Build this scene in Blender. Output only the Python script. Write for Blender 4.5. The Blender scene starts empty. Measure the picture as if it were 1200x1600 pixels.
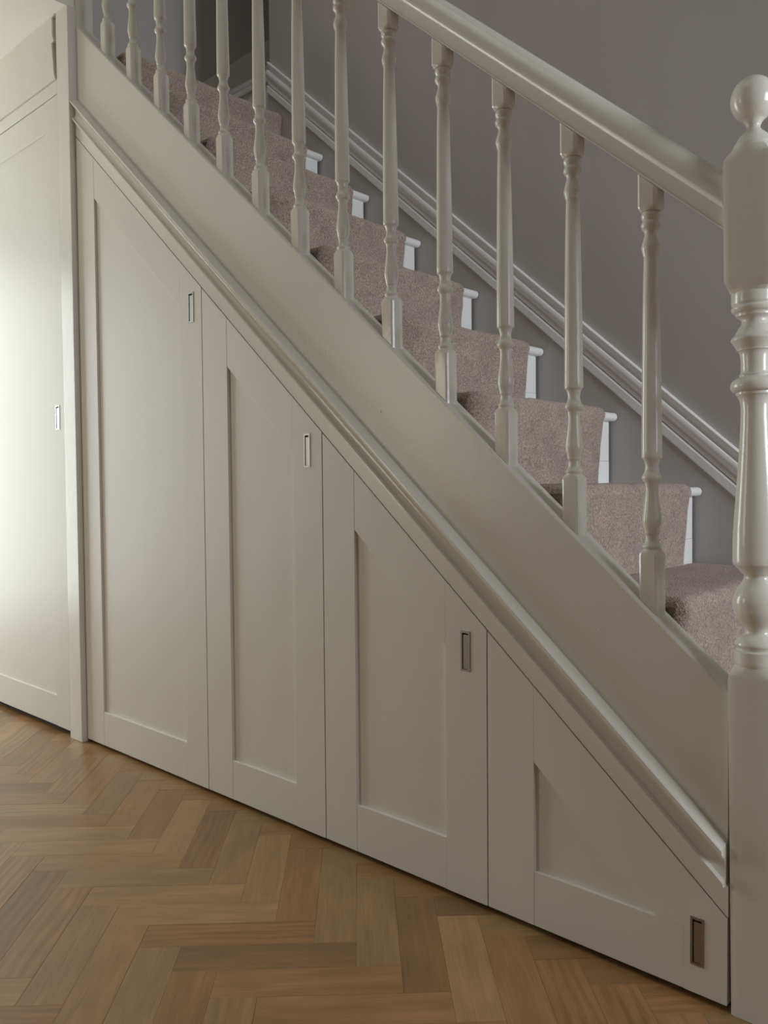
import bpy, bmesh, math, random
from mathutils import Vector, Matrix, noise

# ------------------------------------------------------------------ camera
S = bpy.context.scene
C = S.collection
YAW, PITCH, ROLL = 43.17944, 1.89976, -0.47924
FPX = 1295.18
CAM = Vector((0.0, -1.40719, 0.89551))
def cam_axes():
    y, p, r = map(math.radians, (YAW, PITCH, ROLL))
    f = Vector((-math.sin(y)*math.cos(p), math.cos(y)*math.cos(p), -math.sin(p)))
    rt = Vector((math.cos(y), math.sin(y), 0)); up = rt.cross(f)
    r2 = rt*math.cos(r)+up*math.sin(r); u2 = -rt*math.sin(r)+up*math.cos(r)
    return r2, u2, f
RT, UP, FW = cam_axes()
cd = bpy.data.cameras.new('camera'); cam = bpy.data.objects.new('camera', cd); C.objects.link(cam)
cd.sensor_fit = 'VERTICAL'; cd.sensor_height = 36.0; cd.lens = 36.0*FPX/1600.0
cd.clip_start = 0.02; cd.clip_end = 100
M3 = Matrix((RT, UP, -FW)).transposed()
cam.matrix_world = Matrix.Translation(CAM) @ M3.to_4x4()
S.camera = cam

# ------------------------------------------------------------------ world, exposure
w = bpy.data.worlds.new('world'); S.world = w; w.use_nodes = True
w.node_tree.nodes['Background'].inputs['Color'].default_value = (0.75, 0.8, 0.9, 1)
w.node_tree.nodes['Background'].inputs['Strength'].default_value = 0.3
S.view_settings.view_transform = 'Standard'; S.view_settings.look = 'None'
S.view_settings.exposure = 0.0; S.view_settings.gamma = 1.0
S.view_settings.use_curve_mapping = False
S.cycles.max_bounces = 10; S.cycles.diffuse_bounces = 6

def area(name, loc, direction, sx, sy, power, color):
    l = bpy.data.lights.new(name, 'AREA'); l.shape = 'RECTANGLE'; l.size = sx; l.size_y = sy
    l.energy = power; l.color = color
    o = bpy.data.objects.new(name, l); C.objects.link(o); o.location = loc
    o.rotation_euler = Vector(direction).to_track_quat('-Z', 'Y').to_euler()
    return o
# daylight through the windows of the hall (end wall on the left, glazed front door on the right)
area('window_light_hall', (-5.40, -0.80, 1.18), (1, 0, 0), 1.15, 2.2, 57, (0.90, 0.99, 1.0))
area('window_light_front', (-4.10, -3.27, 1.50), (0, 1, 0), 1.0, 1.5, 21.5, (1.0, 0.96, 0.80))
area('window_light_front_door', (2.45, 0.12, 1.60), (-1, 0, 0), 1.1, 1.4, 70, (0.90, 0.95, 1.0))
area('overhead_fill_light', (-1.6, -1.2, 4.9), (-0.1, 0.1, -1), 1.4, 1.4, 5, (1.0, 0.97, 0.92))  # weak fill added overhead to lift the upper parts

# ------------------------------------------------------------------ materials
def newmat(name):
    m = bpy.data.materials.new(name); m.use_nodes = True
    nt = m.node_tree; b = nt.nodes['Principled BSDF']
    return m, nt, b
def paint(name, col, rough, bump=0.02, scale=60, var=0.03, coat=0.0):
    m, nt, b = newmat(name); n = nt.nodes; L = nt.links
    tc = n.new('ShaderNodeNewGeometry')
    n1 = n.new('ShaderNodeTexNoise'); n1.inputs['Scale'].default_value = 3.0; n1.inputs['Detail'].default_value = 4
    L.new(tc.outputs['Position'], n1.inputs['Vector'])
    mix = n.new('ShaderNodeMix'); mix.data_type = 'RGBA'
    mix.inputs['A'].default_value = (*[c*(1-var) for c in col], 1); mix.inputs['B'].default_value = (*[min(1, c*(1+var)) for c in col], 1)
    L.new(n1.outputs['Fac'], mix.inputs['Factor']); L.new(mix.outputs['Result'], b.inputs['Base Color'])
    b.inputs['Roughness'].default_value = rough
    if coat: b.inputs['Coat Weight'].default_value = coat; b.inputs['Coat Roughness'].default_value = 0.25
    n2 = n.new('ShaderNodeTexNoise'); n2.inputs['Scale'].default_value = scale; n2.inputs['Detail'].default_value = 3
    L.new(tc.outputs['Position'], n2.inputs['Vector'])
    bp = n.new('ShaderNodeBump'); bp.inputs['Strength'].default_value = bump; bp.inputs['Distance'].default_value = 0.01
    L.new(n2.outputs['Fac'], bp.inputs['Height']); L.new(bp.outputs['Normal'], b.inputs['Normal'])
    return m
WHITE = (0.74, 0.725, 0.655)
M_DOOR = paint('satin_white_door_paint', WHITE, 0.46, 0.010, 25, 0.012)
M_WOOD = paint('satin_white_joinery_paint', WHITE, 0.30, 0.05, 45, 0.02)
M_SPIN = paint('gloss_white_baluster_paint', WHITE, 0.17, 0.04, 70, 0.02)
M_STEP = paint('white_step_paint', (0.86, 0.86, 0.86), 0.45, 0.05, 50, 0.03)
M_WALL = paint('grey_emulsion_wall', (0.50, 0.477, 0.46), 0.85, 0.04, 120, 0.03)
M_HALL = paint('dark_low_bounce_wall', (0.20, 0.185, 0.165), 0.85, 0.04, 120, 0.03)  # unseen hall walls, coloured dark to cut the light they bounce
M_CEIL = paint('white_emulsion_ceiling', (0.88, 0.865, 0.80), 0.9, 0.03, 90, 0.01)
M_DARK = paint('dark_cavity', (0.03, 0.028, 0.025), 0.9, 0.0, 10, 0.0)
M_FRAME = paint('dark_stained_frame', (0.06, 0.05, 0.045), 0.5, 0.02, 50, 0.1)

def metal(name, col, rough):
    m, nt, b = newmat(name); n = nt.nodes; L = nt.links
    b.inputs['Metallic'].default_value = 1.0; b.inputs['Roughness'].default_value = rough
    g = n.new('ShaderNodeNewGeometry'); mp = n.new('ShaderNodeMapping'); mp.inputs['Scale'].default_value = (900, 900, 12)
    L.new(g.outputs['Position'], mp.inputs['Vector'])
    t = n.new('ShaderNodeTexNoise'); t.inputs['Scale'].default_value = 1.0; L.new(mp.outputs['Vector'], t.inputs['Vector'])
    mix = n.new('ShaderNodeMix'); mix.data_type = 'RGBA'
    mix.inputs['A'].default_value = (*[c*0.85 for c in col], 1); mix.inputs['B'].default_value = (*col, 1)
    L.new(t.outputs['Fac'], mix.inputs['Factor']); L.new(mix.outputs['Result'], b.inputs['Base Color'])
    return m
M_NICKEL = metal('brushed_nickel', (0.44, 0.44, 0.42), 0.36)

def carpet_mat():
    m, nt, b = newmat('beige_twist_carpet'); n = nt.nodes; L = nt.links
    g = n.new('ShaderNodeNewGeometry')
    a = n.new('ShaderNodeTexNoise'); a.inputs['Scale'].default_value = 230; a.inputs['Detail'].default_value = 3; a.inputs['Roughness'].default_value = 0.7
    c = n.new('ShaderNodeTexNoise'); c.inputs['Scale'].default_value = 14; c.inputs['Detail'].default_value = 5
    v = n.new('ShaderNodeTexVoronoi'); v.inputs['Scale'].default_value = 330
    for x in (a, c, v): L.new(g.outputs['Position'], x.inputs['Vector'])
    r = n.new('ShaderNodeValToRGB'); e = r.color_ramp.elements
    e[0].position = 0.36; e[0].color = (0.31, 0.225, 0.19, 1); e[1].position = 0.66; e[1].color = (0.70, 0.58, 0.52, 1)
    L.new(a.outputs['Fac'], r.inputs['Fac'])
    r2 = n.new('ShaderNodeValToRGB'); e = r2.color_ramp.elements
    e[0].position = 0.3; e[0].color = (0.80, 0.80, 0.80, 1); e[1].position = 0.7; e[1].color = (1, 1, 1, 1)
    L.new(c.outputs['Fac'], r2.inputs['Fac'])
    mx = n.new('ShaderNodeMix'); mx.data_type = 'RGBA'; mx.blend_type = 'MULTIPLY'; mx.inputs['Factor'].default_value = 1
    L.new(r.outputs['Color'], mx.inputs['A']); L.new(r2.outputs['Color'], mx.inputs['B'])
    L.new(mx.outputs['Result'], b.inputs['Base Color'])
    b.inputs['Roughness'].default_value = 1.0; b.inputs['Specular IOR Level'].default_value = 0.1
    b.inputs['Sheen Weight'].default_value = 0.25; b.inputs['Sheen Roughness'].default_value = 0.5
    bp = n.new('ShaderNodeBump'); bp.inputs['Strength'].default_value = 0.7; bp.inputs['Distance'].default_value = 0.004
    ad = n.new('ShaderNodeMath'); ad.operation = 'ADD'; L.new(a.outputs['Fac'], ad.inputs[0]); L.new(v.outputs['Distance'], ad.inputs[1])
    L.new(ad.outputs['Value'], bp.inputs['Height']); L.new(bp.outputs['Normal'], b.inputs['Normal'])
    return m
M_CARPET = carpet_mat()

def oak_mat():
    m, nt, b = newmat('oiled_oak_parquet'); n = nt.nodes; L = nt.links
    uv = n.new('ShaderNodeUVMap'); uv.uv_map = 'UVMap'
    oi = n.new('ShaderNodeObjectInfo'); g = n.new('ShaderNodeNewGeometry')
    def math_(op, x, y=None):
        k = n.new('ShaderNodeMath'); k.operation = op
        for i, s in enumerate((x, y)):
            if s is None: continue
            if isinstance(s, (int, float)): k.inputs[i].default_value = s
            else: L.new(s, k.inputs[i])
        return k.outputs['Value']
    rnd = math_('FRACT', math_('ADD', oi.outputs['Random'], g.outputs['Random Per Island']))
    rnd2 = math_('FRACT', math_('MULTIPLY', rnd, 17.37)); rnd3 = math_('FRACT', math_('MULTIPLY', rnd, 53.91))
    off = n.new('ShaderNodeCombineXYZ'); L.new(math_('MULTIPLY', rnd, 40.0), off.inputs[0]); L.new(math_('MULTIPLY', rnd2, 60.0), off.inputs[1]); L.new(math_('MULTIPLY', rnd3, 9.0), off.inputs[2])
    va = n.new('ShaderNodeVectorMath'); va.operation = 'ADD'; L.new(uv.outputs['UV'], va.inputs[0]); L.new(off.outputs['Vector'], va.inputs[1])
    def tex(scale, detail, rough=0.55, dist=0.0):
        mp = n.new('ShaderNodeMapping'); mp.inputs['Scale'].default_value = scale; L.new(va.outputs['Vector'], mp.inputs['Vector'])
        t = n.new('ShaderNodeTexNoise'); t.inputs['Scale'].default_value = 1.0; t.inputs['Detail'].default_value = detail
        t.inputs['Roughness'].default_value = rough; t.inputs['Distortion'].default_value = dist
        L.new(mp.outputs['Vector'], t.inputs['Vector']); return t.outputs['Fac']
    fine = tex((9, 420, 1), 3, 0.6)
    fig = tex((5, 42, 1), 4, 0.55, 0.6)
    cloud = tex((7, 14, 1), 3)
    # flat-sawn cathedral rings
    mp = n.new('ShaderNodeMapping'); mp.inputs['Scale'].default_value = (2.6, 11, 1); L.new(va.outputs['Vector'], mp.inputs['Vector'])
    wv = n.new('ShaderNodeTexWave'); wv.wave_type = 'RINGS'; wv.inputs['Scale'].default_value = 1.3; wv.inputs['Distortion'].default_value = 5.5; wv.inputs['Detail'].default_value = 2; wv.inputs['Detail Scale'].default_value = 1.2
    L.new(mp.outputs['Vector'], wv.inputs['Vector'])
    tone = n.new('ShaderNodeValToRGB'); e = tone.color_ramp.elements
    e[0].position = 0.0; e[0].color = (0.244, 0.133, 0.056, 1)
    e[1].position = 1.0; e[1].color = (0.409, 0.244, 0.110, 1)
    for p, c_ in ((0.2, (0.312, 0.161, 0.064, 1)), (0.45, (0.352, 0.192, 0.081, 1)), (0.7, (0.306, 0.189, 0.089, 1)), (0.85, (0.357, 0.208, 0.090, 1))):
        q = e.new(p); q.color = c_
    L.new(rnd2, tone.inputs['Fac'])
    def ramp(fac, a, b_, p0=0.3, p1=0.7):
        r = n.new('ShaderNodeValToRGB'); e = r.color_ramp.elements
        e[0].position = p0; e[0].color = (a, a, a, 1); e[1].position = p1; e[1].color = (b_, b_, b_, 1); L.new(fac, r.inputs['Fac']); return r.outputs['Color']
    def mul(x, y, f=1.0):
        k = n.new('ShaderNodeMix'); k.data_type = 'RGBA'; k.blend_type = 'MULTIPLY'
        if isinstance(f, float): k.inputs['Factor'].default_value = f
        else: L.new(f, k.inputs['Factor'])
        L.new(x, k.inputs['A']); L.new(y, k.inputs['B']); return k.outputs['Result']
    col = mul(tone.outputs['Color'], ramp(fine, 0.84, 1.08))
    col = mul(col, ramp(fig, 0.84, 1.10))
    col = mul(col, ramp(cloud, 0.86, 1.08))
    msk = math_('GREATER_THAN', rnd3, 0.78)
    col = mul(col, ramp(wv.outputs['Fac'], 0.80, 1.06, 0.1, 0.8), math_('MULTIPLY', msk, 0.6))
    L.new(col, b.inputs['Base Color'])
    b.inputs['Roughness'].default_value = 0.42; b.inputs['Specular IOR Level'].default_value = 0.45
    L.new(math_('ADD', math_('MULTIPLY', cloud, 0.14), 0.30), b.inputs['Roughness'])
    bp = n.new('ShaderNodeBump'); bp.inputs['Strength'].default_value = 0.12; bp.inputs['Distance'].default_value = 0.002
    L.new(fine, bp.inputs['Height']); L.new(bp.outputs['Normal'], b.inputs['Normal'])
    return m
M_OAK = oak_mat()

# ------------------------------------------------------------------ helpers
def obj(name, bm, mat, parent=None, smooth=None, recalc=True):
    if recalc: bmesh.ops.recalc_face_normals(bm, faces=bm.faces)
    me = bpy.data.meshes.new(name); bm.to_mesh(me); bm.free(); me.materials.append(mat)
    if smooth is not None:
        me.shade_smooth(); me.set_sharp_from_angle(angle=math.radians(smooth))
    o = bpy.data.objects.new(name, me); C.objects.link(o)
    if parent is not None: o.parent = parent
    return o
def thing(name, label, cat, loc=(0, 0, 0), group=None):
    o = bpy.data.objects.new(name, None); C.objects.link(o); o.location = loc; o.empty_display_size = 0.05
    o['label'] = label; o['category'] = cat
    if group: o['group'] = group
    return o
def tag(o, label, cat, group=None):
    o['label'] = label; o['category'] = cat
    if group: o['group'] = group
    return o
def struct(o, label=None):
    o['kind'] = 'structure'
    if label: o['label'] = label
    return o
def add_box(bm, x0, x1, y0, y1, z0, z1):
    vs = [bm.verts.new(p) for p in ((x0, y0, z0), (x1, y0, z0), (x1, y1, z0), (x0, y1, z0), (x0, y0, z1), (x1, y0, z1), (x1, y1, z1), (x0, y1, z1))]
    for f in ((3, 2, 1, 0), (4, 5, 6, 7), (0, 1, 5, 4), (1, 2, 6, 5), (2, 3, 7, 6), (3, 0, 4, 7)): bm.faces.new([vs[i] for i in f])
    return vs
def add_prism(bm, poly, y0, y1):
    """polygon in x,z pushed from y0 to y1"""
    a = [bm.verts.new((x, y0, z)) for x, z in poly]; b = [bm.verts.new((x, y1, z)) for x, z in poly]
    bm.faces.new(a); bm.faces.new(b[::-1]); n = len(poly)
    for i in range(n): bm.faces.new((a[i], b[i], b[(i+1) % n], a[(i+1) % n]))
def prism(poly, y0, y1, bev=0.0, seg=2):
    bm = bmesh.new(); add_prism(bm, poly, y0, y1)
    bmesh.ops.recalc_face_normals(bm, faces=bm.faces)
    if bev: bmesh.ops.bevel(bm, geom=bm.edges[:], offset=bev, segments=seg, affect='EDGES', profile=0.5, clamp_overlap=True)
    return bm
def boxm(x0, x1, y0, y1, z0, z1, bev=0.0, seg=2):
    bm = bmesh.new(); add_box(bm, x0, x1, y0, y1, z0, z1)
    if bev: bmesh.ops.bevel(bm, geom=bm.edges[:], offset=bev, segments=seg, affect='EDGES', profile=0.5, clamp_overlap=True)
    return bm
T = 0.87227                                 # rise over run of the stair
def sweep(profile, x0, x1, zfun, n=1, closed=True):
    """profile = [(y, vertical offset)], drawn along the rake z = zfun(x)"""
    bm = bmesh.new(); rings = []
    for i in range(n+1):
        x = x0+(x1-x0)*i/n; rings.append([bm.verts.new((x, y, zfun(x)+o)) for y, o in profile])
    m = len(profile)
    for i in range(n):
        for j in range(m if closed else m-1):
            bm.faces.new((rings[i][j], rings[i][(j+1) % m], rings[i+1][(j+1) % m], rings[i+1][j]))
    if closed: bm.faces.new(rings[0]); bm.faces.new(rings[-1][::-1])
    return bm
def ring_shape(h, cap, f, N=32):
    """square of half size h (corners cut at cap) blended by f towards a circle"""
    out = []
    for i in range(N):
        a = 2*math.pi*i/N; c, s = math.cos(a), math.sin(a)
        r = min(h/max(abs(c), abs(s)), cap); r = r*(1-f)+h*f
        out.append((r*c, r*s))
    return out
def loft(rings):
    bm = bmesh.new(); R = [[bm.verts.new(p) for p in ring] for ring in rings]; N = len(R[0])
    for i in range(len(R)-1):
        for j in range(N): bm.faces.new((R[i][j], R[i][(j+1) % N], R[i+1][(j+1) % N], R[i+1][j]))
    bm.faces.new(R[0][::-1]); bm.faces.new(R[-1])
    return bm
def lathe(profile, N=32, sub=4):
    """Catmull-Rom smoothed profile [(z, r)]; a third value 1 keeps a hard corner"""
    pts = []
    P = [p if len(p) == 3 else (*p, 0) for p in profile]
    for i in range(len(P)-1):
        p0 = P[max(0, i-1)] if not P[i][2] else P[i]; p1 = P[i]; p2 = P[i+1]; p3 = P[min(len(P)-1, i+2)] if not P[i+1][2] else P[i+1]
        for k in range(sub):
            t = k/sub
            pts.append(tuple(0.5*((2*p1[d])+(-p0[d]+p2[d])*t+(2*p0[d]-5*p1[d]+4*p2[d]-p3[d])*t*t+(-p0[d]+3*p1[d]-3*p2[d]+p3[d])*t**3) for d in (0, 1)))
    pts.append(P[-1][:2])
    return loft([[(r*math.cos(2*math.pi*j/N), r*math.sin(2*math.pi*j/N), z) for j in range(N)] for z, r in pts])
def copy_tree(o, parent=None):
    c = o.copy(); C.objects.link(c)
    if parent is not None: c.parent = parent
    for ch in list(o.children): copy_tree(ch, c)
    return c

FL = -0.012                                 # top of the parquet
ZC = 2.560                                  # hall ceiling
XR, XL = -0.5265, -2.7780                   # cupboard front between newel and post
zd = lambda x: 0.1539+T*(-0.5266-x)         # top of the raked doors
zs = lambda x: 0.6844+T*(-0.69951-x)        # top of the string
zr = lambda x: 1.3243+T*(-0.5503-x)         # underside of the handrail
XN = lambda k: -0.88378-0.24131*k           # nosing line of step k
ZN = lambda k: 0.86992+0.21049*k
YW, YS = 0.766, 0.757                       # far wall, face of the far string

# ------------------------------------------------------------------ room shell
floor = struct(obj('floor', boxm(-5.45, 2.5, -3.3, 0.9, FL-0.12, FL-0.010), M_DARK))
struct(obj('wall_left', boxm(-5.55, -5.45, -3.4, 0.2, FL-0.12, ZC+0.3), M_HALL))
struct(obj('wall_right', boxm(2.5, 2.6, -3.4, 0.9, FL-0.12, 5.05), M_HALL))
struct(obj('wall_front', boxm(-5.55, 2.6, -3.4, -3.3, FL-0.12, 5.05), M_HALL))
struct(obj('wall_back', boxm(-2.651, 2.6, YW, YW+0.10, FL-0.12, 5.05), M_WALL))
struct(obj('wall_landing', boxm(-3.46, -3.36, 0.05, 2.6, 2.0, 5.05), M_WALL))
struct(obj('wall_stairwell', boxm(-3.36, -2.651, 2.5, 2.6, 2.0, 5.05), M_WALL))
struct(obj('wall_return', boxm(-2.651, -2.56, YW+0.10, 2.6, 2.0, 5.05), M_WALL))
bm = bmesh.new(); add_box(bm, -5.55, -2.79, -3.4, 0.0, ZC, ZC+0.24)
struct(obj('ceiling', bm, M_CEIL))
bm = bmesh.new(); add_box(bm, -5.55, -2.79, -3.4, -3.39, ZC+0.24, 5.05); add_box(bm, -5.55, -2.791, 0.0, 0.058, ZC-0.01, 5.05)
struct(obj('wall_upper', bm, M_CEIL))
struct(obj('wall_upper_left', boxm(-2.90, -2.80, -3.39, 0.0, ZC+0.24, 5.05), M_CEIL))
struct(obj('ceiling_upper', boxm(-3.46, 2.6, -3.4, 2.6, 5.05, 5.15), M_CEIL))

# ------------------------------------------------------------------ herringbone parquet
W_, L_ = 0.0845, 0.345
OX, OY = 0.0983, -0.086
def block_mesh():
    bm = bmesh.new(); g = 0.00018
    add_box(bm, g, L_-g, g, W_-g, -0.010, 0.0)
    uvl = bm.loops.layers.uv.new('UVMap')
    top = [f for f in bm.faces]
    bmesh.ops.recalc_face_normals(bm, faces=bm.faces)
    ed = [e for e in bm.edges if all(v.co.z > -0.001 for v in e.verts)]
    bmesh.ops.bevel(bm, geom=ed, offset=0.0003, segments=1, affect='EDGES')
    for f in bm.faces:
        for l in f.loops: l[uvl].uv = (l.vert.co.x, l.vert.co.y)
    me = bpy.data.meshes.new('parquet_block'); bm.to_mesh(me); bm.free(); me.materials.append(M_OAK); return me
BM = block_mesh()
r2 = math.sqrt(0.5)
def to_world(u, v): return OX+(u+v)*r2, OY+(v-u)*r2
cands = []
for j in range(-9, 10):
    for i in range(-90, 60):
        u0, v0 = i*W_+j*L_, i*W_-j*L_
        for kind in (0, 1):
            if kind == 0: cx, cy = to_world(u0+L_/2, v0+W_/2); ox, oy = to_world(u0, v0); ang = -math.pi/4
            else: cx, cy = to_world(u0-W_/2, v0+L_/2); ox, oy = to_world(u0, v0); ang = math.pi/4
            if -5.6 < cx < 2.6 and -3.4 < cy < 0.30:
                d = Vector((cx, cy, 0))-CAM; z = d.dot(FW)
                vis = False
                if z > 0.1:
                    px = 600+FPX*d.dot(RT)/z; py = 800-FPX*d.dot(UP)/z
                    vis = -160 < px < 1400 and py < 1900 and cy < 0.12
                cands.append((0 if vis else 1, d.length, ox, oy, ang, kind))
cands.sort(key=lambda q: (q[0], q[1]))
rng = random.Random(5)
stuff = bmesh.new(); suv = stuff.loops.layers.uv.new('UVMap')
count = 0
for vis, dist, ox, oy, ang, kind in cands:
    # kind 0 runs along -45 degrees from its corner; kind 1 along +45 degrees, shifted one width back
    if kind == 0: mat = Matrix.Translation((ox, oy, FL)) @ Matrix.Rotation(ang, 4, 'Z')
    else: mat = Matrix.Translation((ox, oy, FL)) @ Matrix.Rotation(ang, 4, 'Z')
    if vis == 0 and count < 280:
        o = bpy.data.objects.new('parquet_block', BM); C.objects.link(o); o.parent = floor
        dz = rng.uniform(-0.00025, 0.00025)
        o.matrix_world = Matrix.Translation((0, 0, dz)) @ mat; count += 1
    else:
        vs = [stuff.verts.new(mat @ Vector(p)) for p in ((0.0004, 0.0004, 0), (L_-0.0004, 0.0004, 0), (L_-0.0004, W_-0.0004, 0), (0.0004, W_-0.0004, 0))]
        f = stuff.faces.new(vs)
        for l, q in zip(f.loops, ((0, 0), (L_, 0), (L_, W_), (0, W_))): l[suv].uv = q
o = obj('parquet_block', stuff, M_OAK, floor, recalc=False); o['kind'] = 'stuff'

# ------------------------------------------------------------------ raked cupboard front
def holed(bm, x0, x1, poly_top, z0, hx0, hx1, hz0, hz1, y0, y1):
    """stile x0..x1 from z0 to the raked top poly_top(x), with a rectangular mortise"""
    add_prism(bm, [(x0, z0), (x1, z0), (x1, hz0), (x0, hz0)], y0, y1)
    add_prism(bm, [(x0, hz0), (hx0, hz0), (hx0, hz1), (x0, hz1)], y0, y1)
    add_prism(bm, [(hx1, hz0), (x1, hz0), (x1, hz1), (hx1, hz1)], y0, y1)
    add_prism(bm, [(x0, hz1), (x1, hz1), (x1, poly_top(x1)), (x0, poly_top(x0))], y0, y1)
def flush_pull(parent, x0, x1, z0, z1, y):
    """recessed flush pull: rim, sunk box, hinged grip plate with a finger slot at its top"""
    b = 0.0042
    bm = bmesh.new(); yf = y-0.0016
    for q in ((x0, x1, z0, z0+b), (x0, x1, z1-b, z1), (x0, x0+b, z0+b, z1-b), (x1-b, x1, z0+b, z1-b)): add_box(bm, q[0], q[1], yf, y+0.009, q[2], q[3])
    add_box(bm, x0+b, x1-b, y+0.0080, y+0.009, z0+b, z1-b)
    h = obj('pull_handle', bm, M_NICKEL, parent); h['label'] = 'recessed brushed metal flush pull'
    g = boxm(x0+b+0.0016, x1-b-0.0004, y-0.0004, y+0.0022, z0+b+0.0004, z1-b-0.0045, 0.0006)
    obj('grip_plate', g, M_NICKEL, h)
    return h
GAP = 0.0015
DT = 0.020
def raked_door(name, label, x0, x1, px0, px1, pz, tr, hx0, hx1, hz0, hz1):
    t = thing(name, label, 'cupboard door', (0, 0, 0), 'under-stair cupboard doors')
    x0 += GAP; x1 -= GAP
    top = lambda x: zd(x)-0.0035
    inn = lambda x: zd(x)-tr
    b = 0.0007
    obj('stile', prism([(x0, 0), (px0, 0), (px0, top(px0)), (x0, top(x0))], 0, DT, b, 1), M_DOOR, t)
    m = 0.0003
    tri = inn(px1) <= pz+0.02
    if not tri:
        bm = bmesh.new(); holed(bm, px1, x1, top, 0, hx0+0.001, hx1-0.001, hz0+0.001, hz1-0.001, 0, DT); obj('stile', bm, M_DOOR, t)
        obj('bottom_rail', prism([(px0, 0), (px1-m, 0), (px1-m, pz), (px0, pz)], m, DT, b, 1), M_DOOR, t)
        obj('top_rail', prism([(px0, inn(px0)), (px1-m, inn(px1)), (px1-m, top(px1)), (px0, top(px0))], m, DT, b, 1), M_DOOR, t)
        obj('panel', prism([(px0-0.004, pz-0.004), (px1+0.004, pz-0.004), (px1+0.004, inn(px1)+0.004), (px0-0.004, inn(px0)+0.004)], 0.0085, 0.0145), M_DOOR, t)
    else:
        xt = px1   # the point where the panel runs out
        obj('bottom_rail', prism([(px0, 0), (hx0-0.012, 0), (hx0-0.012, pz), (px0, pz)], m, DT, b, 1), M_DOOR, t)
        bm = bmesh.new(); holed(bm, hx0-0.012, x1, top, 0, hx0+0.001, hx1-0.001, hz0+0.001, hz1-0.001, 0, DT)
        obj('stile', bm, M_DOOR, t)
        xs = hx0-0.012
        obj('top_rail', prism([(px0, inn(px0)), (xt, pz), (xs, pz), (xs, top(xs)), (px0, top(px0))], 0, DT), M_DOOR, t)
        obj('panel', prism([(px0-0.004, pz-0.004), (xt+0.004, pz-0.004), (px0-0.004, inn(px0)+0.008)], 0.0085, 0.0145), M_DOOR, t)
    flush_pull(t, hx0, hx1, hz0, hz1, 0.0)
    return t
raked_door('cupboard_door', 'tallest raked white cupboard door, next to the square post', -2.7780, -2.0395, -2.6575, -2.1508, 0.1165, 0.1395, -2.1060, -2.0788, 1.3768, 1.4650)
raked_door('cupboard_door', 'second tallest raked white cupboard door, between the tallest and the third', -2.0395, -1.5312, -1.9210, -1.6425, 0.1125, 0.1400, -1.5980, -1.5750, 0.9410, 1.0262)
raked_door('cupboard_door', 'third raked white cupboard door, just left of the lowest triangular one', -1.5312, -1.0278, -1.4195, -1.1390, 0.1155, 0.1460, -1.0965, -1.0712, 0.4935, 0.5800)
raked_door('cupboard_door', 'lowest raked white cupboard door with triangular panel, beside the newel post', -1.0278, -0.5262, -0.9130, -0.6543, 0.1115, 0.1560, -0.5908, -0.5667, 0.0502, 0.1355)

# face frame strip above the doors, dark space behind
struct(obj('trim_1', sweep([(0.0, 0.0005), (0.0, 0.052), (0.022, 0.052), (0.022, 0.0005)], XL, XR, zd), M_WOOD), 'narrow raked white frame strip above the cupboard doors')
struct(obj('wall_cupboard', prism([(XL, FL-0.01), (XR, FL-0.01), (XR, zd(XR)+0.03), (XL, zd(XL)+0.03)], 0.026, 0.05), M_DARK))
# raked moulding
mould = [(0.022, 0.045), (0.0, 0.0500), (-0.0095, 0.0500), (-0.0125, 0.0530), (-0.0125, 0.0580), (-0.0095, 0.0605), (-0.0045, 0.0620), (-0.0015, 0.068),
         (0.0000, 0.080), (-0.0010, 0.090), (-0.0050, 0.0985), (-0.0115, 0.1035), (-0.0160, 0.1065), (-0.0190, 0.1110), (-0.0190, 0.1150), (-0.0165, 0.1180), (-0.0120, 0.1190), (0.0, 0.1215), (0.0095, 0.1240), (0.022, 0.124)]
struct(obj('trim_2', sweep(mould, XL+0.0005, XR-0.004, zd), M_SPIN, None, 40), 'raked ogee moulding between the string and the cupboard doors')

# ------------------------------------------------------------------ post and tall cupboard on the left
XP0, XP1, YD = -2.8690, -2.7805, -0.018
post = struct(obj('trim_3', boxm(XP0, XP1, -0.020, 0.060, FL, ZC, 0.0025, 3), M_WOOD), 'square white post between tall cupboard and raked doors')
def tall_door():
    t = thing('cupboard_door', 'full height white cupboard door with one square panel, left of the post', 'cupboard door')
    x0, x1, z0, z1 = -3.66, XP0-0.003, 0.012, 2.283
    px0, px1, pz0, pz1 = -3.56, -2.973, 0.126, 2.175
    b = 0.0007; m = 0.0003; y = YD
    obj('stile', boxm(x0, px0, y, y+DT, z0, z1, b, 1), M_DOOR, t)
    bm = bmesh.new(); holed(bm, px1, x1, lambda x: z1, z0, -2.9320, -2.9040, 1.105, 1.190, y, y+DT); obj('stile', bm, M_DOOR, t)
    obj('bottom_rail', boxm(px0, px1-m, y+m, y+DT, z0, pz0, b, 1), M_DOOR, t)
    obj('top_rail', boxm(px0, px1-m, y+m, y+DT, pz1, z1, b, 1), M_DOOR, t)
    obj('panel', boxm(px0-0.004, px1+0.004, y+0.0065, y+0.0130, pz0-0.004, pz1+0.004), M_DOOR, t)
    flush_pull(t, -2.9330, -2.9030, 1.104, 1.191, y)
tall_door()
struct(obj('wall_cupboard_left', boxm(-5.45, XP0, 0.008, 0.058, FL-0.01, 2.30), M_DARK))
t2 = thing('cupboard_door', 'plain white cupboard door at the far left, past the full height door', 'cupboard door')
for q in (('stile', -4.45, -4.36, 0.012, 2.283), ('stile', -3.755, -3.664, 0.012, 2.283), ('bottom_rail', -4.36, -3.755, 0.012, 0.126), ('top_rail', -4.36, -3.755, 2.175, 2.283)):
    obj(q[0], boxm(q[1], q[2], YD, YD+DT, q[3], q[4], 0.0007, 1), M_DOOR, t2)
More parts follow.
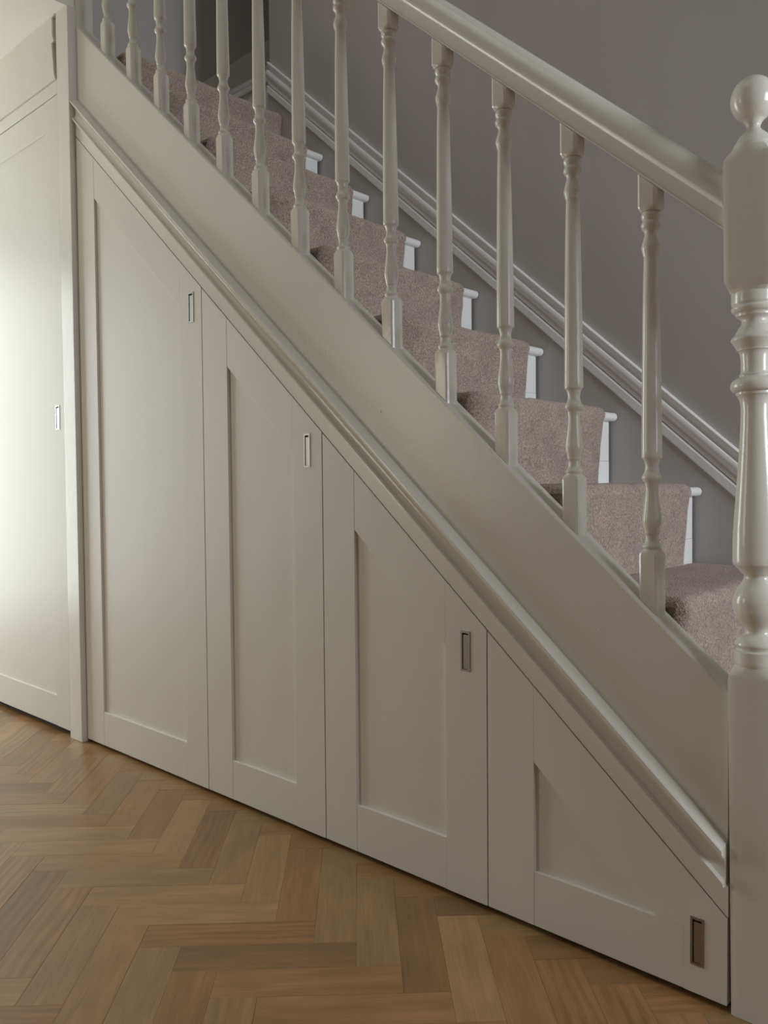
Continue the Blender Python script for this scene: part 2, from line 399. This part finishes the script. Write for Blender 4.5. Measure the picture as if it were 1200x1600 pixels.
obj('panel', boxm(-4.364, -3.751, YD+0.0065, YD+0.013, 0.122, 2.179), M_DOOR, t2)
struct(obj('wall_hall', boxm(-5.45, -4.452, YD+0.004, 0.058, FL-0.01, ZC), M_WALL))
struct(obj('trim_4', boxm(-4.45, XP0-0.001, YD-0.001, 0.0205, 2.287, 2.3345, 0.0015), M_WOOD), 'white rail above the tall cupboard doors')
up = [(-4.45, 2.336), (-2.8715, 2.336), (-2.8800, 2.36), (-2.8900, 2.44), (-2.8915, 2.466), (-2.8760, 2.470), (-2.8870, 2.49), (-2.8870, 2.552), (-2.8700, 2.556), (-2.8700, ZC), (-4.45, ZC)]
struct(obj('wall_over_cupboard', prism(up, YD-0.007, 0.02), M_DOOR), 'white boarding over the tall cupboards, scribed roughly to the post')
struct(obj('wall_over_backing', boxm(-4.45, XP0+0.002, 0.021, 0.056, 2.30, ZC), M_WOOD))

# ------------------------------------------------------------------ string
def lumpy(bm, amp, sc):
    for v in bm.verts:
        v.co += Vector((0, 1, 0))*amp*noise.noise(v.co*sc)
sb = [(0.0100, 0.085-0.0), (0.0085, 0.0)]
def string_bm():
    n = 60; bm = bmesh.new(); rings = []
    for i in range(n+1):
        x = -2.7815+(-0.531+2.7815)*i/n
        top = zs(x); bot = zd(x)+0.11
        w_ = 0.0007*noise.noise(Vector((x*6, 0, 0)))
        rings.append([bm.verts.new(p) for p in ((x, 0.0100, bot), (x, 0.0095+w_, bot+0.3*(top-bot)), (x, 0.0090-w_, bot+0.75*(top-bot)), (x, 0.0090, top-0.0055), (x, 0.0115, top-0.0018), (x, 0.0150, top-0.0004),
                                                (x, 0.0650, top), (x, 0.0670, top-0.002), (x, 0.0670, bot))])
    m = 9
    for i in range(n):
        for j in range(m): bm.faces.new((rings[i][j], rings[i][(j+1) % m], rings[i+1][(j+1) % m], rings[i+1][j]))
    bm.faces.new(rings[0]); bm.faces.new(rings[-1][::-1])
    return bm
string_obj = tag(obj('stair_string', string_bm(), M_WOOD, None, 20), 'wide raked white board carrying the balusters, above the cupboard moulding', 'stair string')
for x_, z_, a_, l_ in ((-1.5992, 1.2626, 1.2, 0.0060), (-1.5255, 1.2265, 1.5, 0.0035), (-1.3365, 1.0663, 1.4, 0.0040), (-0.7743, 0.6158, 0.9, 0.0040)):
    bm = bmesh.new(); bmesh.ops.create_icosphere(bm, subdivisions=2, radius=1.0, matrix=Matrix.Translation((x_, 0.0090, z_)) @ Matrix.Rotation(a_, 4, 'Y') @ Matrix.Diagonal((l_, 0.0014, 0.0013, 1)))
    obj('paint_chip', bm, M_SPIN, string_obj, 60)

# ------------------------------------------------------------------ newel post (leans a touch, as the old one does)
newel = thing('newel_post', 'thick white turned newel post with ball top at the right edge', 'newel post', (-0.4835, 0.039, FL))
newel.rotation_euler = (0, -math.radians(0.87), 0)
NW = 0.0385
def sq(z, h, f=0.0, cap=None): return [(x, y, z-FL) for x, y in ring_shape(h, cap or h*1.36, f, 48)]
obj('base_block', loft([sq(FL, NW), sq(0.5640, NW), sq(0.5715, NW*0.99, 0.12), sq(0.5800, NW*0.965, 0.5), sq(0.5880, NW*0.95, 1.0)]), M_WOOD, newel, 14)
npf = [(0.585, 0.0370), (0.5894, 0.0382, 1), (0.6100, 0.0382, 1), (0.6125, 0.0340), (0.6165, 0.0345), (0.6214, 0.0372), (0.6290, 0.0335), (0.6331, 0.0300, 1), (0.6385, 0.0225), (0.6440, 0.0205), (0.6500, 0.0225), (0.6558, 0.0278, 1),
       (0.6658, 0.0338), (0.6758, 0.0380), (0.6922, 0.0397), (0.7025, 0.0380), (0.7120, 0.0338), (0.7193, 0.0291, 1), (0.7266, 0.0244), (0.7359, 0.0208), (0.7410, 0.0250), (0.7469, 0.0298, 1), (0.7538, 0.0362), (0.7620, 0.0387), (0.8029, 0.0378), (0.8336, 0.0358),
       (0.9000, 0.0305), (0.9543, 0.0265), (1.0070, 0.0237), (1.0289, 0.0247), (1.0391, 0.0290, 1), (1.0410, 0.0307), (1.0450, 0.0310, 1), (1.0477, 0.0371), (1.0551, 0.0401), (1.0640, 0.0370), (1.0700, 0.0290, 1), (1.0716, 0.0251), (1.0744, 0.0259, 1),
       (1.0788, 0.0234), (1.0978, 0.0232), (1.1106, 0.0248), (1.1150, 0.0290, 1), (1.1182, 0.0297), (1.1324, 0.0384, 1), (1.1360, 0.0375), (1.1402, 0.0329, 1), (1.1472, 0.0290), (1.1525, 0.0265, 1), (1.1590, 0.0218), (1.1666, 0.0218), (1.1718, 0.0300, 1),
       (1.1764, 0.0309), (1.1790, 0.0350), (1.1842, 0.0374), (1.1890, 0.0355), (1.1915, 0.0368, 1), (1.2077, 0.0370, 1), (1.2120, 0.0365)]
obj('turned_shaft', lathe([(z-FL, *r) for z, *r in npf], 48, 4), M_SPIN, newel, 50)
obj('upper_block', loft([sq(1.2085, NW*0.94, 1.0), sq(1.2150, NW*0.965, 0.5), sq(1.2240, NW*0.99, 0.12), sq(1.2320, NW), sq(1.4230, NW), sq(1.4310, NW*0.99, 0.12), sq(1.4390, NW*0.96, 0.5), sq(1.4480, NW*0.90, 1.0)]), M_WOOD, newel, 14)
bpf = [(1.4440, 0.0345), (1.4530, 0.0330), (1.4580, 0.0298, 1), (1.4684, 0.0235), (1.4740, 0.0180, 1), (1.4800, 0.0125), (1.4850, 0.0110), (1.4905, 0.0130, 1)]+[(1.5300-0.0385*math.cos(a_), 0.0355*math.sin(a_)) for a_ in [math.radians(28+150*i/12) for i in range(13)]]+[(1.5686, 0.0006)]
obj('ball_finial', lathe([(z-FL, *r) for z, *r in bpf], 48, 5), M_SPIN, newel, 60)

# ------------------------------------------------------------------ handrail
def rail_profile():
    cy = 0.0372; s = 1.0; q = []
    side = [(0.0275, 0.0), (0.0285, 0.0008), (0.0285, 0.0022), (0.0278, 0.0030), (0.0278, 0.0340), (0.0284, 0.0358), (0.0300, 0.0372), (0.0318, 0.0395), (0.0327, 0.0430), (0.0327, 0.0480), (0.0318, 0.0570), (0.0296, 0.0665), (0.0262, 0.0755), (0.0215, 0.0835), (0.0155, 0.0900), (0.0082, 0.0945), (0.0, 0.0965)]
    L1 = [(cy-a, o) for a, o in side]; R1 = [(cy+a, o) for a, o in side[::-1][1:]]
    return L1+R1
tag(obj('handrail', sweep(rail_profile(), -2.776, -0.5432, zr, 1), M_SPIN, None, 30), 'rounded white handrail sloping down over the balusters into the newel', 'handrail')

# ------------------------------------------------------------------ balusters
K = 0.96525
HB = 0.01915
def baluster():
    t = thing('baluster', '', 'baluster', (0, 0, 0), 'turned white balusters of the stair')
    lean = lambda z: -0.0062*z
    def ring(z, h, f, slope=False, cap=None):
        return [(x+lean(z), y, z-(T*x if slope else 0)) for x, y in ring_shape(h, cap or h*1.26, f, 32)]
    z0 = -T*HB    # string height under the axis, from the front left corner
    obj('base_block', loft([ring(z0-0.0005, HB, 0, True), ring(0.0775*1, HB, 0), ring(0.0810, HB*0.985, 0.15), ring(0.0848, HB*0.97, 0.6), ring(0.0872, HB*0.93, 1.0)]), M_SPIN, t, 14)
    pf = [(.0858, .0185), (.0885, .0172, 1), (.0915, .0160), (.0972, .0176), (.1020, .0150), (.1073, .0126), (.1186, .0122, 1), (.1215, .0140, 1), (.1274, .0144), (.1438, .0178), (.1560, .0170), (.1689, .0154), (.1941, .0124), (.2091, .0122), (.2180, .0135),
          (.2210, .0160), (.2280, .0187), (.2345, .0158), (.2367, .0145, 1), (.2430, .0126), (.2500, .0122), (.2600, .0145), (.2640, .0180, 1), (.2670, .0189, 1), (.3194, .0185), (.4298, .0174), (.5785, .0151), (.6376, .0134), (.6430, .0142, 1),
          (.6500, .0158), (.6578, .0176), (.6650, .0168), (.6800, .0124), (.6867, .0118), (.6915, .0135, 1), (.6960, .0172), (.7011, .0184), (.7060, .0172), (.7095, .0145, 1), (.7130, .0165), (.7190, .0182), (.7240, .0165), (.7262, .0150, 1), (.7285, .0172), (.7310, .0180)]
    bm = lathe([(z*K, r[0]*K, *r[1:]) for z, *r in pf], 32, 3)
    for v in bm.verts: v.co.x += lean(v.co.z)
    obj('turned_shaft', bm, M_SPIN, t, 50)
    # rail underside seen from the foot's own origin
    zt = (zr(0)-zs(0))+z0
    obj('top_block', loft([ring(0.7010, HB*0.93, 1.0), ring(0.7035, HB*0.97, 0.6), ring(0.7065, HB*0.985, 0.15), ring(0.7095, HB, 0), ring(zt+0.0006, HB, 0, True)]), M_SPIN, t, 14)
    return t
ords = ['first', 'second', 'third', 'fourth', 'fifth', 'sixth', 'seventh', 'eighth', 'ninth', 'tenth', 'eleventh', 'twelfth', 'thirteenth']
proto = baluster()
for k in range(13):
    o = proto if k == 0 else copy_tree(proto)
    x = -0.69951+HB-0.160874*k
    o.location = (x, 0.018+HB, 0.6844+T*0.160874*k)
    o['label'] = ('white turned baluster nearest the newel post' if k == 0 else
                  'white turned baluster, %s one up from the newel post' % ords[k] if k < 12 else
                  'white turned baluster at the top left, farthest from the newel post')
un = tag(obj('landing_newel', boxm(-2.838, -2.7765, 0.010, 0.0735, zs(-2.8)-0.12, 3.35, 0.003), M_WOOD), 'plain square white newel at the top left, behind the ceiling edge', 'newel post')

# ------------------------------------------------------------------ staircase
stair = thing('staircase', 'closed timber stair with white painted treads and risers under the carpet', 'staircase')
Y0S = 0.0675
def tread_bm(xb, xn, z, y0, y1, r=0.0120, hy=None):
    bm = bmesh.new(); prof = [(xb, z-r), (xb, z+r)]
    for i in range(9):
        a = math.pi/2-math.pi*i/8; prof.append((xn+r*math.cos(a), z+r*math.sin(a)))
    add_prism(bm, prof, y0, y1); return bm
for k in range(-3, 8):
    xb = XN(k+1)-0.020 if k < 7 else -3.343
    y1 = 0.754; Y0S = 0.0950
    obj('tread', tread_bm(xb, XN(k)-0.010, ZN(k), Y0S, y1), M_STEP, stair, 40)
    zb = ZN(k-1)+0.012 if k > -3 else FL
    bm = bmesh.new(); zm = zb+(ZN(k)-0.012-zb)*0.40
    add_box(bm, XN(k)-0.036, XN(k)-0.020, Y0S, 0.7465, zb, zm-0.0004); add_box(bm, XN(k)-0.036, XN(k)-0.0204, Y0S, 0.7465, zm+0.0004, ZN(k)-0.012)
    obj('riser', bm, M_STEP, stair)
# open side of the two lowest steps, in front of the newel
bm = bmesh.new(); add_prism(bm, [(-0.44, FL), (XN(-3)-0.02, FL), (XN(-3)-0.02, ZN(-3)-0.012), (XN(-2)-0.02, ZN(-3)-0.012), (XN(-2)-0.02, ZN(-2)-0.012), (-0.44, ZN(-2)-0.012)], 0.0790, 0.0948)
obj('side_panel', bm, M_WOOD, stair)
# upper flight behind the corner
upper = thing('upper_flight', 'dark upper flight of steps turning away behind the wall corner', 'staircase')
for j in range(4):
    y = 0.80+0.24*j; z = ZN(7)+0.21049*(j+1)
    obj('tread', boxm(-3.343, -2.656, y-0.014, y+0.25, z-0.012, z+0.012, 0.004), M_STEP, upper)
    obj('riser', boxm(-3.343, -2.656, y, y+0.016, z-0.198, z-0.012), M_STEP, upper)
# far wall string and its moulding
zn = lambda x: ZN(0)+T*(XN(0)-x)
obj('wall_string', sweep([(YS, -0.40), (YS, 0.0940), (YW-0.0015, 0.0960), (YW-0.0015, -0.40)], -2.651, 0.10, zn), M_WALL, stair)
obj('string_capping', sweep([(YS+0.001, 0.0600), (YS-0.004, 0.0625), (YS-0.0065, 0.0660), (YS-0.0065, 0.0900), (YS-0.004, 0.0925), (YS+0.001, 0.0945)], -2.651, 0.10, zn), M_STEP, stair)
fm = [(YW+0.002, 0.078), (0.7830, 0.0790), (0.7810, 0.0830), (0.7815, 0.0890), (0.7845, 0.0925), (0.7865, 0.0955), (0.7830, 0.1010), (0.7755, 0.1085), (0.7720, 0.1160), (0.7715, 0.1270), (0.7735, 0.1345), (0.7790, 0.1370), (0.7855, 0.1360), (0.7870, 0.1400),
      (0.7850, 0.1480), (0.7785, 0.1545), (0.7755, 0.1590), (0.7755, 0.1660), (0.7785, 0.1690), (YW+0.002, 0.1700)]
fm = [(y-0.0245, o+0.018) for y, o in fm]; fm[0] = (YW+0.002, fm[0][1]); fm[-1] = (YW+0.002, fm[-1][1])
struct(obj('trim_5', sweep(fm, -2.651, 0.40, zn), M_STEP, None, 45), 'raked white moulding along the wall above the steps')
# small string on the landing wall, climbing away
bm = bmesh.new()
for x0_, x1_, lo, hi in ((-3.36, -3.345, -0.10, 0.12),):
    a = [bm.verts.new(p) for p in ((x0_, 0.80, ZN(7)+0.23+lo), (x1_, 0.80, ZN(7)+0.23+lo), (x1_, 0.80, ZN(7)+0.23+hi), (x0_, 0.80, ZN(7)+0.23+hi))]
    b = [bm.verts.new((v.co.x, 2.2, v.co.z+T*1.4)) for v in a]
    bm.faces.new(a); bm.faces.new(b[::-1])
    for i in range(4): bm.faces.new((a[i], b[i], b[(i+1) % 4], a[(i+1) % 4]))
struct(obj('trim_6', bm, M_WOOD), 'raked string on the dark landing wall')
struct(obj('baseboard_landing', boxm(-3.36, -3.345, 0.06, 0.80, ZN(7)+0.012, ZN(7)+0.14, 0.002), M_WOOD))

# ------------------------------------------------------------------ carpet
def carpet_path(k0, k1, th=0.011):
    """outer line of the carpet from the riser foot of step k0 up over step k1; list of (x, z)"""
    p = []
    for k in range(k0, k1+1):
        zb = (ZN(k-1)+0.012+th) if k > -3 else FL+0.004
        xf = XN(k)-0.020+th+0.002
        p += [(xf, zb, 0)]
        r = 0.012+th; xn = XN(k)-0.010; z = ZN(k)
        # waterfall line from the foot up to the underside of the roll
        for i in range(1, 5): f = i/5; p.append((xf+(xn+r*0.80-xf)*f**1.15, zb+(z-r*0.62-zb)*f, 0))
        for i in range(8):
            a = -math.radians(38)+math.radians(128)*i/7; p.append((xn+r*math.cos(a), z+r*math.sin(a), 0))
        xe = (XN(k+1)-0.020+th+(0.002 if k < k1 else 0.0005)) if k < 7 else -3.343
        for i in range(1, 5): p.append((xn+(xe-xn)*i/4.0*(1.0 if i == 4 and k == k1 else 0.96), z+r, 0))
    return [(a, b) for a, b, _ in p]
def side_fill(bm, k0, k1, y0, y1):
    """carpet turned in under the roll at the edge beside the string"""
    for k in range(k0, k1+1):
        p = carpet_path(k, k, 0.0005)[:13]
        xb = XN(k)-0.034
        add_prism(bm, p+[(xb, p[-1][1]), (xb, p[0][1])], y0, y1)
def carpet_bm(path, y0, y1, th=0.0095, step=0.010, seed=0.0, fill=None):
    bm = bmesh.new(); n = len(path)
    ds = [0.0, 0.002, 0.005, 0.009, 0.014, 0.020, 0.027]; nu = max(2, int((y1-y0-0.036)/step))
    ys = [y0+d for d in ds]+[y0+0.036+(y1-y0-0.036)*i/nu for i in range(nu+1)]; ny = len(ys)-1
    nor = []
    for i in range(n):
        a = path[max(0, i-1)]; b = path[min(n-1, i+1)]; d = Vector((b[0]-a[0], b[1]-a[1])).normalized(); nor.append((d.y, -d.x))
    out, inn = [], []
    for j in range(ny+1):
        y_ = ys[j]; e = min(j, ny-j); rd = (0.004 if e == 0 else (0.001 if e == 1 else 0.0)) if j > ny/2 else 0.017*(1-math.sqrt(max(0.0, 1-max(0.0, 1-(y_-y0)/0.030)**2)))
        ro, ri = [], []
        for i, (x, z) in enumerate(path):
            y = y_ if x < -0.60 else max(y_, 0.0805+0.001*j)
            nx, nz = nor[i]
            h = 0.0028*noise.noise(Vector((x*30+seed, y*22, z*30)))+0.0016*noise.noise(Vector((x*90, y*80, z*90+seed)))-rd
            wob = 0.004*noise.noise(Vector((x*9, seed, z*9))) if e == 0 else 0
            ro.append(bm.verts.new((x-nx*(-h) , y+wob, z+nz*h))); q = max(th, rd+0.003); ri.append(bm.verts.new((x-nx*q, y+wob, z-nz*q)))
        out.append(ro); inn.append(ri)
    for j in range(ny):
        for i in range(n-1):
            bm.faces.new((out[j][i], out[j+1][i], out[j+1][i+1], out[j][i+1]))
            bm.faces.new((inn[j][i], inn[j][i+1], inn[j+1][i+1], inn[j+1][i]))
    for j in (0, ny):
        for i in range(n-1):
            f = (out[j][i], out[j][i+1], inn[j][i+1], inn[j][i]); bm.faces.new(f if j == 0 else f[::-1])
    for i in (0, n-1):
        for j in range(ny):
            f = (out[j][i], inn[j][i], inn[j+1][i], out[j+1][i]); bm.faces.new(f if i == 0 else f[::-1])
    if fill: side_fill(bm, *fill)
    return bm
tag(obj('stair_runner', carpet_bm(carpet_path(0, 6), 0.0700, 0.6700, seed=3.1, fill=(0, 6, 0.0735, 0.0945)), M_CARPET, None, 80), 'pinkish beige carpet runner climbing the steps behind the balusters', 'carpet')
tag(obj('bottom_step_carpet', carpet_bm(carpet_path(-3, -1), 0.0700, 0.7540, seed=8.2, fill=(-1, -1, 0.0735, 0.0945)), M_CARPET, None, 80), 'beige carpet covering the full width of the lowest steps beside the newel', 'carpet')
tag(obj('landing_carpet', carpet_bm(carpet_path(7, 7), 0.0700, 0.7535, seed=5.5, fill=(7, 7, 0.0735, 0.0945)), M_CARPET, None, 80), 'shadowed beige carpet rolled over the top step onto the landing', 'carpet')
